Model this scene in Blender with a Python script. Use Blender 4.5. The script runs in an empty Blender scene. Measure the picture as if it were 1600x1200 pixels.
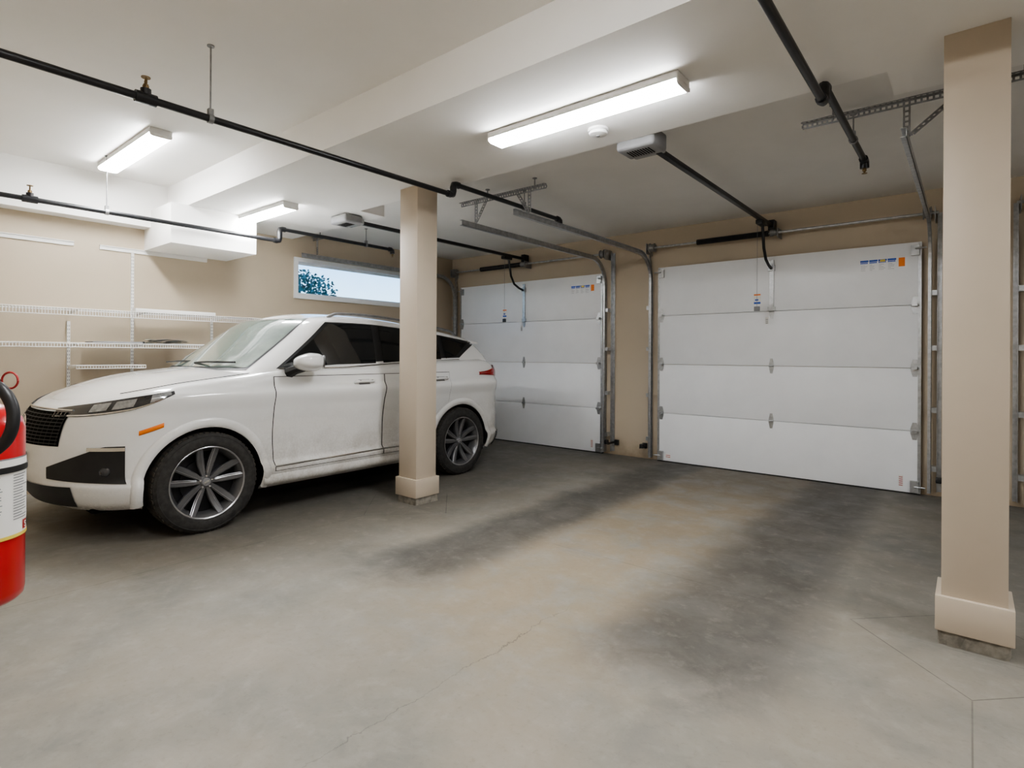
import bpy, bmesh, math, random
from math import sin, cos, pi, radians
from mathutils import Vector, Matrix
random.seed(4)
SC = bpy.context.scene
COL = SC.collection

# ------------------------------------------------------------------ materials
def new_mat(name):
    m = bpy.data.materials.new(name); m.use_nodes = True
    nt = m.node_tree
    return m, nt, nt.nodes['Principled BSDF']

class NT:
    def __init__(s, nt): s.nt = nt
    def new(s, t): return s.nt.nodes.new(t)
    def put(s, inp, v):
        if hasattr(v, 'is_linked'): s.nt.links.new(v, inp)
        else: inp.default_value = v
    def M(s, op, a, b=0.0):
        n = s.new('ShaderNodeMath'); n.operation = op
        s.put(n.inputs[0], a)
        if op not in ('ABSOLUTE',): s.put(n.inputs[1], b)
        return n.outputs[0]
    def ss(s, x, a, b, lo=0.0, hi=1.0):
        n = s.new('ShaderNodeMapRange'); n.interpolation_type = 'SMOOTHSTEP'
        s.put(n.inputs[0], x); n.inputs[1].default_value = a; n.inputs[2].default_value = b
        n.inputs[3].default_value = lo; n.inputs[4].default_value = hi
        return n.outputs[0]
    def noise(s, vec, scale, detail=5.0, rough=.6, dist=0.0):
        n = s.new('ShaderNodeTexNoise'); s.nt.links.new(vec, n.inputs['Vector'])
        n.inputs['Scale'].default_value = scale; n.inputs['Detail'].default_value = detail
        n.inputs['Roughness'].default_value = rough; n.inputs['Distortion'].default_value = dist
        return n.outputs[0]
    def mix(s, f, a, b):
        n = s.new('ShaderNodeMix'); n.data_type = 'RGBA'
        s.put(n.inputs[0], f)
        for i, v in ((6, a), (7, b)):
            if hasattr(v, 'is_linked'): s.nt.links.new(v, n.inputs[i])
            else: n.inputs[i].default_value = (*v, 1)
        return n.outputs[2]
    def pos(s):
        g = s.new('ShaderNodeNewGeometry'); return g.outputs['Position']
    def xyz(s, v):
        n = s.new('ShaderNodeSeparateXYZ'); s.nt.links.new(v, n.inputs[0]); return n.outputs
    def bump(s, b, h, strength, dist=.01):
        n = s.new('ShaderNodeBump'); n.inputs['Strength'].default_value = strength
        n.inputs['Distance'].default_value = dist
        s.nt.links.new(h, n.inputs['Height']); s.nt.links.new(n.outputs[0], b.inputs['Normal'])

def mat(name, col, rough=.5, metal=0.0, var=.06, scale=7, bump=0, bscale=80, coat=0, spec=.5):
    m, nt, b = new_mat(name); n = NT(nt)
    tc = n.new('ShaderNodeTexCoord')
    f = n.noise(tc.outputs['Object'], scale, 4)
    f = n.ss(f, .3, .7)
    lo = [max(0, c*(1-var)) for c in col]; hi = [min(1, c*(1+var)) for c in col]
    nt.links.new(n.mix(f, lo, hi), b.inputs['Base Color'])
    b.inputs['Roughness'].default_value = rough; b.inputs['Metallic'].default_value = metal
    b.inputs['Coat Weight'].default_value = coat; b.inputs['Coat Roughness'].default_value = .06
    b.inputs['Specular IOR Level'].default_value = spec
    if bump: n.bump(b, n.noise(tc.outputs['Object'], bscale, 3), bump, .004)
    return m

def emit(name, col, st):
    m, nt, b = new_mat(name); n = NT(nt)
    tc = n.new('ShaderNodeTexCoord')
    f = n.noise(tc.outputs['Object'], 3, 2)
    nt.links.new(n.mix(f, col, [c*.98 for c in col]), b.inputs['Emission Color'])
    b.inputs['Base Color'].default_value = (.9, .9, .88, 1)
    b.inputs['Emission Strength'].default_value = st
    return m

def floor_material():
    m, nt, b = new_mat('stained_concrete'); n = NT(nt)
    P = n.pos(); o = n.xyz(P); X, Y = o[0], o[1]
    n1 = n.noise(P, 1.1, 5, .6); n2 = n.noise(P, 3.5, 6, .65, .4); n3 = n.noise(P, 40, 4, .7); n4 = n.noise(P, 1.6, 6, .6)
    n5 = n.noise(P, 12, 5, .7); n6 = n.noise(P, 6, 6, .7, .6)
    c = n.mix(n.ss(n1, .36, .64), (.275, .245, .202), (.252, .234, .203))
    c = n.mix(n.M('MULTIPLY', n.ss(n4, .44, .66), .65), c, (.185, .180, .163))
    c = n.mix(n.M('MULTIPLY', n.ss(n6, .42, .70), .40), c, (.315, .288, .246))
    # tan dust between the wheel tracks
    tan = n.M('MULTIPLY', n.M('SUBTRACT', 1.0, n.ss(n.M('ABSOLUTE', n.M('ADD', X, 1.65)), .3, 1.0)), n.ss(Y, .9, 2.2))
    tan = n.M('MULTIPLY', tan, n.ss(n2, .3, .62))
    c = n.mix(n.M('MULTIPLY', tan, .58), c, (.300, .230, .148))
    Xd = n.M('ADD', X, n.M('MULTIPLY', n.M('SUBTRACT', n4, .5), .22))
    Yd = n.M('ADD', Y, n.M('MULTIPLY', n.M('SUBTRACT', n2, .5), .5))
    def track(x0, w): return n.M('SUBTRACT', 1.0, n.ss(n.M('ABSOLUTE', n.M('SUBTRACT', Xd, x0)), w*.30, w))
    tr = n.M('MAXIMUM', track(-2.45, .42), track(-.88, .54))
    tr = n.M('MULTIPLY', tr, n.ss(Yd, 1.75, 2.25))
    tr = n.M('MULTIPLY', tr, n.ss(n.M('ADD', n.M('ADD', n.M('MULTIPLY', n2, .6), n.M('MULTIPLY', n6, .4)), n.M('MULTIPLY', Y, .04)), .34, .74, .68, 1.0))
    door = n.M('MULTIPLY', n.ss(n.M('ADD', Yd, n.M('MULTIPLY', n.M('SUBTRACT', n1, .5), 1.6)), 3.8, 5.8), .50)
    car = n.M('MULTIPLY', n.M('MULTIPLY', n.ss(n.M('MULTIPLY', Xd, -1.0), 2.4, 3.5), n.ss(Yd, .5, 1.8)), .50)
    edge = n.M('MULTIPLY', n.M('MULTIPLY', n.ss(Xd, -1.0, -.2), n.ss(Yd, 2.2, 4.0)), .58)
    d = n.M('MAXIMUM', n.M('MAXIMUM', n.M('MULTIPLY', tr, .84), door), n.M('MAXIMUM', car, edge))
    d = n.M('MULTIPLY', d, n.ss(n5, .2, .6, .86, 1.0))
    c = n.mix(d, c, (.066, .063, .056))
    # speckle
    c = n.mix(n.M('MULTIPLY', n.ss(n3, .52, .75), .26), c, (.13, .118, .098))
    c = n.mix(n.M('MULTIPLY', n.ss(n5, .5, .72), .20), c, (.39, .36, .31))
    # saw cuts and the crack
    def line(dv, w): return n.M('SUBTRACT', 1.0, n.ss(n.M('ABSOLUTE', dv), w*.35, w))
    ln = None
    fade = n.ss(n2, .3, .6, .3, 1.0)
    for x0 in (0.01, -3.5):
        dm = n.M('SUBTRACT', n.M('ADD', n.M('ABSOLUTE', n.M('SUBTRACT', X, x0)), n.M('ABSOLUTE', n.M('SUBTRACT', Y, 2.97))), .43)
        l = n.M('MULTIPLY', line(dm, .0045), .7)
        s = n.M('MULTIPLY', line(n.M('SUBTRACT', X, x0), .0035), n.M('SUBTRACT', .5, n.ss(Y, 2.52, 2.55, 0, .5)))
        l = n.M('MAXIMUM', l, s)
        ln = l if ln is None else n.M('MAXIMUM', ln, l)
    wob = n.M('MULTIPLY', n.M('SUBTRACT', n.noise(P, 2.0, 8, .7), .5), .22)
    jl = n.M('MULTIPLY', line(n.M('SUBTRACT', Y, 2.93), .004), n.ss(n1, .42, .55))
    ln = n.M('MAXIMUM', ln, n.M('MULTIPLY', jl, .45))
    cr = n.M('MULTIPLY', line(n.M('ADD', n.M('ADD', X, 1.49), wob), .0035), n.M('SUBTRACT', 1.0, n.ss(Y, 2.1, 2.3)))
    ln = n.M('MULTIPLY', n.M('MAXIMUM', ln, n.M('MULTIPLY', cr, .45)), fade)
    c = n.mix(ln, c, (.05, .045, .04))
    nt.links.new(c, b.inputs['Base Color'])
    nt.links.new(n.ss(n2, .3, .7, .5, .7), b.inputs['Roughness'])
    b.inputs['Specular IOR Level'].default_value = .35
    h = n.M('SUBTRACT', n.M('ADD', n.M('MULTIPLY', n3, .3), n.M('MULTIPLY', n5, .3)), n.M('MULTIPLY', ln, .6))
    n.bump(b, h, .25, .006)
    return m

def wall_material():
    m, nt, b = new_mat('tan_wall_paint'); n = NT(nt)
    P = n.pos(); o = n.xyz(P)
    f = n.noise(P, 1.5, 4)
    c = n.mix(n.ss(f, .3, .7), (.485, .41, .31), (.51, .43, .325))
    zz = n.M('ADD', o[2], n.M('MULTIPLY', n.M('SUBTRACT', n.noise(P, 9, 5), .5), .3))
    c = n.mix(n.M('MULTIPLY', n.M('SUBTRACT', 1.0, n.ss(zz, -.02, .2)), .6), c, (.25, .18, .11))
    nt.links.new(c, b.inputs['Base Color']); b.inputs['Roughness'].default_value = .6
    n.bump(b, n.noise(P, 90, 3), .08, .004)
    return m

def paint_material():
    m, nt, b = new_mat('white_car_paint'); n = NT(nt)
    P = n.pos(); o = n.xyz(P)
    f = n.noise(P, 3.5, 6, .7, .2); g = n.noise(P, 70, 3)
    low = n.M('MULTIPLY', n.M('SUBTRACT', 1.0, n.ss(o[2], .28, .95)), n.ss(o[1], 1.2, 2.1, .30, 1.0))
    d = n.M('MULTIPLY', low, n.ss(n.M('ADD', f, n.M('MULTIPLY', g, .4)), .25, 1.0))
    c = n.mix(n.M('MULTIPLY', d, .85), (.85, .855, .85), (.40, .365, .315))
    nt.links.new(c, b.inputs['Base Color'])
    nt.links.new(n.ss(d, 0, .7, .2, .5), b.inputs['Roughness'])
    b.inputs['Coat Weight'].default_value = .9; b.inputs['Coat Roughness'].default_value = .03
    return m

def window_glass():
    m, nt, b = new_mat('window_glass'); n = NT(nt)
    t = n.new('ShaderNodeBsdfTransparent'); g = n.new('ShaderNodeBsdfGlossy'); g.inputs['Roughness'].default_value = .03
    tc = n.new('ShaderNodeTexCoord'); f = n.noise(tc.outputs['Object'], 2, 2)
    mx = n.new('ShaderNodeMixShader')
    nt.links.new(n.ss(f, .2, .8, .03, .06), mx.inputs[0])
    nt.links.new(t.outputs[0], mx.inputs[1]); nt.links.new(g.outputs[0], mx.inputs[2])
    nt.links.new(mx.outputs[0], nt.nodes['Material Output'].inputs[0])
    return m

K = {}
K['floor'] = floor_material()
K['wall'] = wall_material()
K['paint'] = paint_material()
K['glass'] = window_glass()
K['ceil'] = mat('ceiling_paint', (.87, .855, .825), .7, var=.015, scale=2, bump=.06, bscale=60)
K['ceilshade'] = mat('far_ceiling_shaded', (.79, .775, .745), .7, var=.02, scale=2, bump=.06, bscale=60)  # same ceiling, greyed so the shade beyond the beam is in its colour
K['post'] = mat('post_paint', (.52, .445, .355), .45, var=.02, scale=2)
K['white'] = mat('white_enamel', (.82, .82, .81), .4, var=.02)
K['door'] = mat('white_door_skin', (.84, .85, .865), .42, var=.02, scale=3, bump=.05, bscale=120)
K['trimwhite'] = mat('white_vinyl', (.83, .84, .84), .4, var=.02)
K['steel'] = mat('galvanized_steel', (.46, .47, .48), .38, .85, var=.15, scale=25)
K['dull'] = mat('dull_zinc', (.28, .28, .28), .5, .6, var=.15, scale=20)
K['chrome'] = mat('chrome', (.8, .8, .8), .15, 1, var=.03)
K['blackpipe'] = mat('black_pipe_paint', (.014, .014, .016), .35, var=.25, scale=12)
K['black'] = mat('black_plastic', (.017, .017, .018), .45, var=.2)
K['matte'] = mat('matte_black', (.006, .006, .006), .9, var=.2, spec=.1)
K['rubber'] = mat('tire_rubber', (.036, .034, .032), .8, var=.3, scale=30, bump=.2, bscale=90)
K['tread'] = mat('dusty_tread', (.06, .052, .043), .9, var=.3, scale=30)
K['rim'] = mat('grey_alloy', (.16, .16, .165), .36, .55, var=.1, scale=10)
K['rimedge'] = mat('machined_alloy', (.42, .42, .43), .3, .75, var=.08, scale=10)
K['rimdark'] = mat('dark_alloy', (.016, .016, .018), .5, .4, var=.2)
K['brass'] = mat('aged_brass', (.20, .135, .065), .45, .75, var=.15)
K['red'] = mat('red_enamel', (.46, .007, .011), .28, var=.06, coat=.5)
K['redplastic'] = mat('red_plastic', (.42, .03, .03), .4, var=.1)
K['orange'] = mat('orange_reflector', (.85, .22, .02), .3, var=.1)
K['orangeprint'] = mat('orange_print', (.8, .22, .03), .6, var=.1)
K['blue'] = mat('blue_print', (.03, .11, .5), .6, var=.1)
K['yellow'] = mat('yellow_print', (.74, .58, .10), .5, var=.05)
K['paper'] = mat('white_paper', (.78, .77, .74), .6, var=.03)
K['grey'] = mat('grey_print', (.22, .22, .23), .7, var=.1)
K['greyplastic'] = mat('grey_plastic', (.25, .25, .255), .5, var=.08)
K['lens'] = mat('opal_lens', (.40, .41, .41), .25, var=.05)
K['tint'] = mat('tinted_car_glass', (.010, .011, .012), .04, var=.3, coat=.3)
K['wind'] = mat('windshield_glass', (.16, .205, .185), .05, var=.1, spec=1.0, coat=.8)  # base lightened in place of the bright ceiling reflection
K['lamp'] = mat('headlamp_reflector', (.45, .47, .49), .12, .6, var=.25, scale=30)
K['lampdark'] = mat('headlamp_housing', (.045, .047, .053), .1, .3, var=.3, coat=1)
K['tail'] = mat('tail_lamp_red', (.36, .008, .010), .15, var=.1, coat=1)
K['conc'] = mat('rough_concrete', (.25, .23, .195), .9, var=.3, scale=18, bump=.8, bscale=30)
K['wire'] = mat('white_wire', (.78, .77, .74), .45, var=.02)
K['bag'] = mat('clear_plastic_bag', (.46, .48, .49), .25, var=.15, scale=15)
K['leaf'] = mat('tree_leaf', (.07, .14, .14), .8, var=.4)
K['bark'] = mat('tree_bark', (.07, .06, .05), .9, var=.3)
K['grass'] = mat('lawn_grass', (.08, .12, .05), .9, var=.3)
K['glow'] = emit('lit_diffuser', (.97, .985, 1.0), 48)

# ------------------------------------------------------------------ mesh builder
def worigin(o):
    p = Vector((0, 0, 0))
    while o: p += o.location; o = o.parent
    return p

class MB:
    def __init__(s): s.v = []; s.f = []
    def add(s, vs, fs):
        o = len(s.v); s.v += [Vector(v) for v in vs]; s.f += [tuple(i+o for i in f) for f in fs]; return s
    def box(s, x0, x1, y0, y1, z0, z1):
        return s.add([(x0,y0,z0),(x1,y0,z0),(x1,y1,z0),(x0,y1,z0),(x0,y0,z1),(x1,y0,z1),(x1,y1,z1),(x0,y1,z1)],
                     [(0,3,2,1),(4,5,6,7),(0,1,5,4),(1,2,6,5),(2,3,7,6),(3,0,4,7)])
    def bar(s, p0, p1, w, h, up=(0,0,1)):
        p0, p1 = Vector(p0), Vector(p1); d = (p1-p0).normalized(); up = Vector(up)
        a = d.cross(up)
        if a.length < 1e-4: a = d.cross(Vector((1,0,0)))
        a.normalize(); b = a.cross(d).normalized()
        vs = []
        for p in (p0, p1):
            for i, j in ((-1,-1),(1,-1),(1,1),(-1,1)): vs.append(p+a*(i*w/2)+b*(j*h/2))
        return s.add(vs, [(0,1,2,3),(7,6,5,4),(0,4,5,1),(1,5,6,2),(2,6,7,3),(3,7,4,0)])
    def tube(s, pts, r, seg=10, caps=True):
        pts = [Vector(p) for p in pts]; n = len(pts)
        rs = r if isinstance(r, (list, tuple)) else [r]*n
        T = []
        for i in range(n):
            a = pts[max(0, i-1)]; b = pts[min(n-1, i+1)]
            T.append((b-a).normalized())
        up = Vector((0,0,1)) if abs(T[0].z) < .9 else Vector((1,0,0))
        A = T[0].cross(up).normalized(); vs = []; fs = []
        for i in range(n):
            A = (A - T[i]*A.dot(T[i])).normalized(); B = T[i].cross(A)
            for k in range(seg):
                t = 2*pi*k/seg; vs.append(pts[i]+(A*cos(t)+B*sin(t))*rs[i])
        for i in range(n-1):
            for k in range(seg):
                k2 = (k+1) % seg
                fs.append((i*seg+k, i*seg+k2, (i+1)*seg+k2, (i+1)*seg+k))
        if caps:
            fs.append(tuple(range(seg-1, -1, -1))); fs.append(tuple((n-1)*seg+k for k in range(seg)))
        return s.add(vs, fs)
    def cyl(s, p0, p1, r, seg=16): return s.tube([p0, p1], r, seg)
    def lathe(s, prof, o, axis=(0,0,1), seg=32):
        o = Vector(o); ax = Vector(axis).normalized()
        a = ax.orthogonal().normalized(); b = ax.cross(a)
        vs = []; fs = []; n = len(prof)
        for r, h in prof:
            for k in range(seg):
                t = 2*pi*k/seg; vs.append(o+ax*h+(a*cos(t)+b*sin(t))*max(r, 1e-5))
        for i in range(n-1):
            for k in range(seg):
                k2 = (k+1) % seg
                fs.append((i*seg+k, i*seg+k2, (i+1)*seg+k2, (i+1)*seg+k))
        return s.add(vs, fs)
    def grid(s, fn, nu, nv):
        vs = [fn(i/nu, j/nv) for i in range(nu+1) for j in range(nv+1)]
        fs = [(i*(nv+1)+j, (i+1)*(nv+1)+j, (i+1)*(nv+1)+j+1, i*(nv+1)+j+1) for i in range(nu) for j in range(nv)]
        return s.add(vs, fs)
    def prism(s, poly, d):
        d = Vector(d); n = len(poly); poly = [Vector(p) for p in poly]
        vs = poly+[p+d for p in poly]
        fs = [tuple(range(n-1, -1, -1)), tuple(range(n, 2*n))]
        fs += [(i, (i+1) % n, n+(i+1) % n, n+i) for i in range(n)]
        return s.add(vs, fs)
    def build(s, name, m, parent=None, smooth=True, angle=35, bevel=0, merge=0, loc=None, seg=2):
        bm = bmesh.new()
        if loc is not None: org = Vector((0,0,0)); L = Vector(loc)
        elif parent is not None: org = worigin(parent); L = Vector((0,0,0))
        else:
            xs = [v.x for v in s.v]; ys = [v.y for v in s.v]; zs = [v.z for v in s.v]
            org = Vector(((min(xs)+max(xs))/2, (min(ys)+max(ys))/2, min(zs))); L = org
        vv = [bm.verts.new(v-org) for v in s.v]
        for f in s.f:
            try: bm.faces.new([vv[i] for i in f])
            except ValueError: pass
        if merge: bmesh.ops.remove_doubles(bm, verts=bm.verts[:], dist=merge)
        if bevel: bmesh.ops.bevel(bm, geom=bm.edges[:], offset=bevel, segments=seg, profile=.5, affect='EDGES')
        bmesh.ops.recalc_face_normals(bm, faces=bm.faces[:])
        me = bpy.data.meshes.new(name); bm.to_mesh(me); bm.free()
        me.materials.append(m)
        if smooth:
            for p in me.polygons: p.use_smooth = True
            me.set_sharp_from_angle(angle=radians(angle))
        o = bpy.data.objects.new(name, me); COL.objects.link(o); o.location = L
        if parent is not None: o.parent = parent
        return o

def tag(o, label=None, cat=None, group=None, kind=None):
    if label: o['label'] = label
    if cat: o['category'] = cat
    if group: o['group'] = group
    if kind: o['kind'] = kind
    return o
def root(name, loc, label, cat, group=None, kind=None):
    o = bpy.data.objects.new(name, None); COL.objects.link(o); o.location = loc; o.empty_display_size = .1
    return tag(o, label, cat, group, kind)
def copy_tree(o, delta=None, parent=None):
    c = o.copy(); COL.objects.link(c)
    if parent is not None: c.parent = parent
    if delta is not None: c.location = o.location+Vector(delta)
    for ch in list(o.children): copy_tree(ch, None, c)
    return c
def struct(o, label, cat): return tag(o, label, cat, None, 'structure')

# ------------------------------------------------------------------ room shell
XL, XR, YD, YN = -6.17, 4.6, 6.08, .06
ZN, ZB, ZF = 2.80, 2.55, 2.66          # near ceiling, beam underside, far ceiling
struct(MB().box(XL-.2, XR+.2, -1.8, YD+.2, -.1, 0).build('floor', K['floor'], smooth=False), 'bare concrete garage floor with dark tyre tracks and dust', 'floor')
struct(MB().box(XL-.2, XR+.2, -1.8, 3.17, ZN, ZN+.12).build('ceiling', K['ceil'], smooth=False), 'smooth off-white painted ceiling on the near side of the beam', 'ceiling')
struct(MB().box(XL-.2, XR+.2, 3.17, YD+.2, ZF, ZF+.26).build('ceiling.001', K['ceilshade'], smooth=False), 'off-white ceiling beyond the beam, over the garage doors', 'ceiling')
bp = [(XL, 2.07), (XR, 2.07), (XR, 3.48), (-.31, 3.48), (-.31, 3.17), (-4.45, 3.17), (-4.45, 3.45), (XL, 3.45)]
struct(MB().prism([(x, y, ZB) for x, y in bp], (0, 0, ZF+.1-ZB)).box(XL, XR, 2.07, 3.15, ZF+.1, ZN).build('trim_1', K['ceil'], smooth=False), 'wide white dropped ceiling beam over both posts', 'beam')
struct(MB().box(XL, -5.51, 1.93, 2.70, 2.19, ZB).build('trim_2', K['ceil'], smooth=False), 'boxed white duct cover hanging under the beam at the shelf wall', 'bulkhead')
struct(MB().box(XL, -6.0, YN, 2.07, 2.39, ZN).build('trim_3', K['ceil'], smooth=False), 'shallow white soffit along the top of the shelf wall', 'soffit')
WY0, WY1, WZ0, WZ1 = 3.47, 5.27, 1.86, 2.345
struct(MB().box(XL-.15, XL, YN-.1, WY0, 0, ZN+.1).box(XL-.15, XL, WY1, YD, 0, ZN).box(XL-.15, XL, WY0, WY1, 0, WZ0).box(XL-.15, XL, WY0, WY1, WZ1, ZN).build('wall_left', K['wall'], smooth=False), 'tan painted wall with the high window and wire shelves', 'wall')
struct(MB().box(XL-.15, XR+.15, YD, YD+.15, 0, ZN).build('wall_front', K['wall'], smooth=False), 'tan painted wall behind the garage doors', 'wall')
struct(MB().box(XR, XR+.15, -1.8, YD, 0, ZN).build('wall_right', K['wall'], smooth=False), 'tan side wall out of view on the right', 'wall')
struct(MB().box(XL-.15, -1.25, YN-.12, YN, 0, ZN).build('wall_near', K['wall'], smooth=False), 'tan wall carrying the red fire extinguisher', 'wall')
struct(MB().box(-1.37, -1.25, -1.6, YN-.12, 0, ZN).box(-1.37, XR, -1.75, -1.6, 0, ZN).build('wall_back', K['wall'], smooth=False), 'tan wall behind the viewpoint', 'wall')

# window
w = root('window_1', (XL, (WY0+WY1)/2, WZ0), 'long narrow white framed window high on the shelf wall', 'window', None, 'structure')
def ring(mb, x0, x1, y0, y1, z0, z1, t):
    mb.box(x0, x1, y0, y1, z0, z0+t).box(x0, x1, y0, y1, z1-t, z1).box(x0, x1, y0, y0+t, z0+t, z1-t).box(x0, x1, y1-t, y1, z0+t, z1-t)
    return mb
ring(MB(), XL-.1, XL+.02, WY0, WY1, WZ0, WZ1, .05).build('window_frame', K['trimwhite'], w, smooth=False)
ring(MB(), XL-.08, XL-.04, WY0+.05, WY1-.05, WZ0+.05, WZ1-.05, .022).build('sash', K['trimwhite'], w, smooth=False)
MB().box(XL-.062, XL-.058, WY0+.06, WY1-.06, WZ0+.06, WZ1-.06).build('pane', K['glass'], w, smooth=False)

# outside
struct(MB().box(-40, XL-.2, -20, 40, -.12, -.02).build('ground', K['grass'], smooth=False), 'dark lawn outside the window', 'ground')
def make_tree(x, y, h, r, label):
    t = root('tree', (x, y, -.02), label, 'tree')
    MB().tube([(x, y, -.02), (x+.05, y, h*.5), (x, y+.05, h)], [.1, .06, .015]).build('trunk', K['bark'], t)
    bb = MB()
    for i in range(16):
        a = random.uniform(0, 2*pi); z = h*random.uniform(.6, .95)
        bb.tube([(x, y, z), (x+.3*r*cos(a), y+.5*r*sin(a), z+.12), (x+.6*r*cos(a), y+1.0*r*sin(a), z+.3)], [.02, .013, .004], 5)
    bb.build('branches', K['bark'], t)
    f = MB()
    for i in range(1500):
        a, b = random.uniform(0, 2*pi), random.uniform(-1, 1); q = r*random.uniform(.15, 1)**.5
        c = Vector((x+q*cos(a)*(1-b*b)**.5, y+q*sin(a)*(1-b*b)**.5*1.5, h*.9+q*b*.8))
        u = Vector((random.uniform(-1,1), random.uniform(-1,1), random.uniform(-1,1))).normalized()*.05
        v = u.orthogonal().normalized()*.028
        f.add([c-u, c+v, c+u, c-v], [(0,1,2,3)])
    f.build('foliage', K['leaf'], t, smooth=False)
make_tree(-12.0, 6.80, 2.92, .68, 'dark leafy tree seen in the left corner of the window')

# ------------------------------------------------------------------ posts
def post(xc, yc, label):
    r = root('support_post', (xc, yc, 0), label, 'post', 'square posts under the beam')
    h = .106
    MB().box(xc-h, xc+h, yc-h, yc+h, .06, ZB).build('shaft', K['post'], r, bevel=.002)
    MB().box(xc-.126, xc+.126, yc-.126, yc+.126, .06, .205).build('base_trim', K['post'], r, bevel=.003)
    ft = MB()
    N = 10
    def edge(k, z):
        q = k % (4*N); e, t = divmod(q, N); t = -1+2*t/N
        px, py = ((t, -1), (1, t), (-t, 1), (-1, -t))[e]
        rr_ = .113*(1+random.uniform(-.05, .05))
        return (xc+px*rr_, yc+py*rr_, z)
    lo = [edge(k, -.002) for k in range(4*N)]; hi = [edge(k, .06) for k in range(4*N)]
    ft.add(lo+hi, [(k, (k+1) % (4*N), 4*N+(k+1) % (4*N), 4*N+k) for k in range(4*N)]+[tuple(range(4*N, 8*N))])
    ft.build('footing', K['conc'], r, smooth=False)
post(-3.51, 3.07, 'square tan post standing in front of the white car')
post(.015, 3.07, 'square tan post at the right, before the wide garage door')

# ------------------------------------------------------------------ ceiling lights
def light(xc, yc, zt, label):
    r = root('ceiling_light', (xc, yc, zt-.062), label, 'ceiling light', 'strip lights on the ceiling')
    h = .6
    MB().box(xc-h, xc+h, yc-.072, yc+.072, zt-.038, zt-.001).build('housing', K['white'], r, bevel=.003)
    pr = [(yc-.070, zt-.038), (yc-.067, zt-.055), (yc-.052, zt-.062), (yc+.052, zt-.062), (yc+.067, zt-.055), (yc+.070, zt-.038)]
    MB().prism([(xc-h+.008, a, b) for a, b in pr], (2*h-.016, 0, 0)).build('diffuser', K['glow'], r)
    for sgn in (-1, 1):
        x = xc+sgn*(h-.003)
        MB().prism([(x-.005, yc+(a-yc)*1.04, zt+(b-zt)*1.02) for a, b in pr], (.010, 0, 0)).build('end_cap', K['white'], r, smooth=False)
light(-1.67, 2.60, ZB, 'long lit strip light on the beam, nearest and largest in view')
light(-5.27, 2.60, ZB, 'lit strip light on the beam above the car, beside the boxed duct')
light(-5.07, 1.50, ZN, 'lit strip light on the higher ceiling, furthest left')
light(1.95, 2.60, ZB, 'added strip light on the beam, out of view beyond the right post')  # extra fixture, never in view, added to light the right side
light(-1.0, .55, ZN, 'added unseen strip light on the higher ceiling above the viewpoint')  # unseen lamp put in to brighten the foreground
light(2.4, .55, ZN, 'added strip light on the higher ceiling, out of view to the right')  # another added fixture, there only for its light

# smoke detector
r = root('smoke_detector', (-1.72, 2.9, ZB-.04), 'round white smoke detector under the beam beside the strip light', 'smoke detector')
MB().lathe([(0, 0), (.060, 0), (.062, -.010), (.056, -.016)], (-1.72, 2.9, ZB-.001)).build('base', K['white'], r)
MB().lathe([(.052, -.016), (.052, -.021), (.057, -.024), (.052, -.034), (.026, -.040), (0, -.041)], (-1.72, 2.9, ZB-.001)).build('cover', K['white'], r)
MB().lathe([(0, -.044), (.010, -.044), (.012, -.038)], (-1.72, 2.9, ZB-.001)).build('test_button', K['greyplastic'], r)

# ------------------------------------------------------------------ sprinkler pipes
def sprinkler_pipe(x, y0, ym, ye, z1, z2, heads, rods, label):
    r = root('sprinkler_pipe', (x, ym, z1), label, 'pipe', 'black sprinkler pipes')
    R = .0185
    MB().cyl((x, y0, z1), (x, ym, z1), R).build('pipe', K['blackpipe'], r)
    MB().cyl((x, ym+.03, z2), (x, ye, z2), R).build('pipe', K['blackpipe'], r)
    e = MB()
    e.tube([(x, ym-.06, z1), (x, ym-.03, z1), (x, ym-.006, z1+.006), (x, ym, z1+.03), (x, ym, (z1+z2)/2)], .026)
    e.tube([(x, ym, (z1+z2)/2), (x, ym, z2-.03), (x, ym+.006, z2-.006), (x, ym+.03, z2), (x, ym+.06, z2)], .026)
    e.build('elbow', K['blackpipe'], r, angle=60)
    MB().tube([(x, ye-.05, z2), (x, ye-.02, z2), (x, ye, z2-.01), (x, ye+.004, z2-.05)], .027).build('elbow', K['blackpipe'], r, angle=60)
    MB().lathe([(.0, -.052), (.012, -.052), (.012, -.068), (.006, -.072), (.006, -.080), (.016, -.082), (.016, -.085), (0, -.086)], (x, ye+.004, z2)).build('sprinkler_head', K['brass'], r)
    for y in heads:
        c = MB().cyl((x, y-.045, z1), (x, y+.045, z1), .028).cyl((x, y, z1), (x, y, z1+.045), .023).build('tee', K['blackpipe'], r)
        MB().lathe([(.014, .045), (.016, .058), (.013, .06), (.013, .066)], (x, y, z1), seg=6).tube([(x-.012, y, z1+.066), (x-.014, y, z1+.085), (x, y, z1+.1)], .003, 6).tube([(x+.012, y, z1+.066), (x+.014, y, z1+.085), (x, y, z1+.1)], .003, 6).lathe([(0, .1), (.02, .098), (.02, .102), (0, .103)], (x, y, z1), seg=14).cyl((x, y, z1+.066), (x, y, z1+.1), .004, 8).build('sprinkler_head', K['brass'], c)
    for y, zt, zp in rods:
        MB().cyl((x, y, zp+.03), (x, y, zt), .0045, 8).cyl((x, y, zt-.006), (x, y, zt), .018, 12).build('hanger_rod', K['dull'], r)
        MB().lathe([(.0205, -.012), (.0245, -.012), (.0245, .012), (.0205, .012)], (x, y, zp), (0,1,0), 16).box(x-.012, x+.012, y-.012, y+.012, zp+.021, zp+.05).build('hanger_ring', K['dull'], r)
    return r
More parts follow.
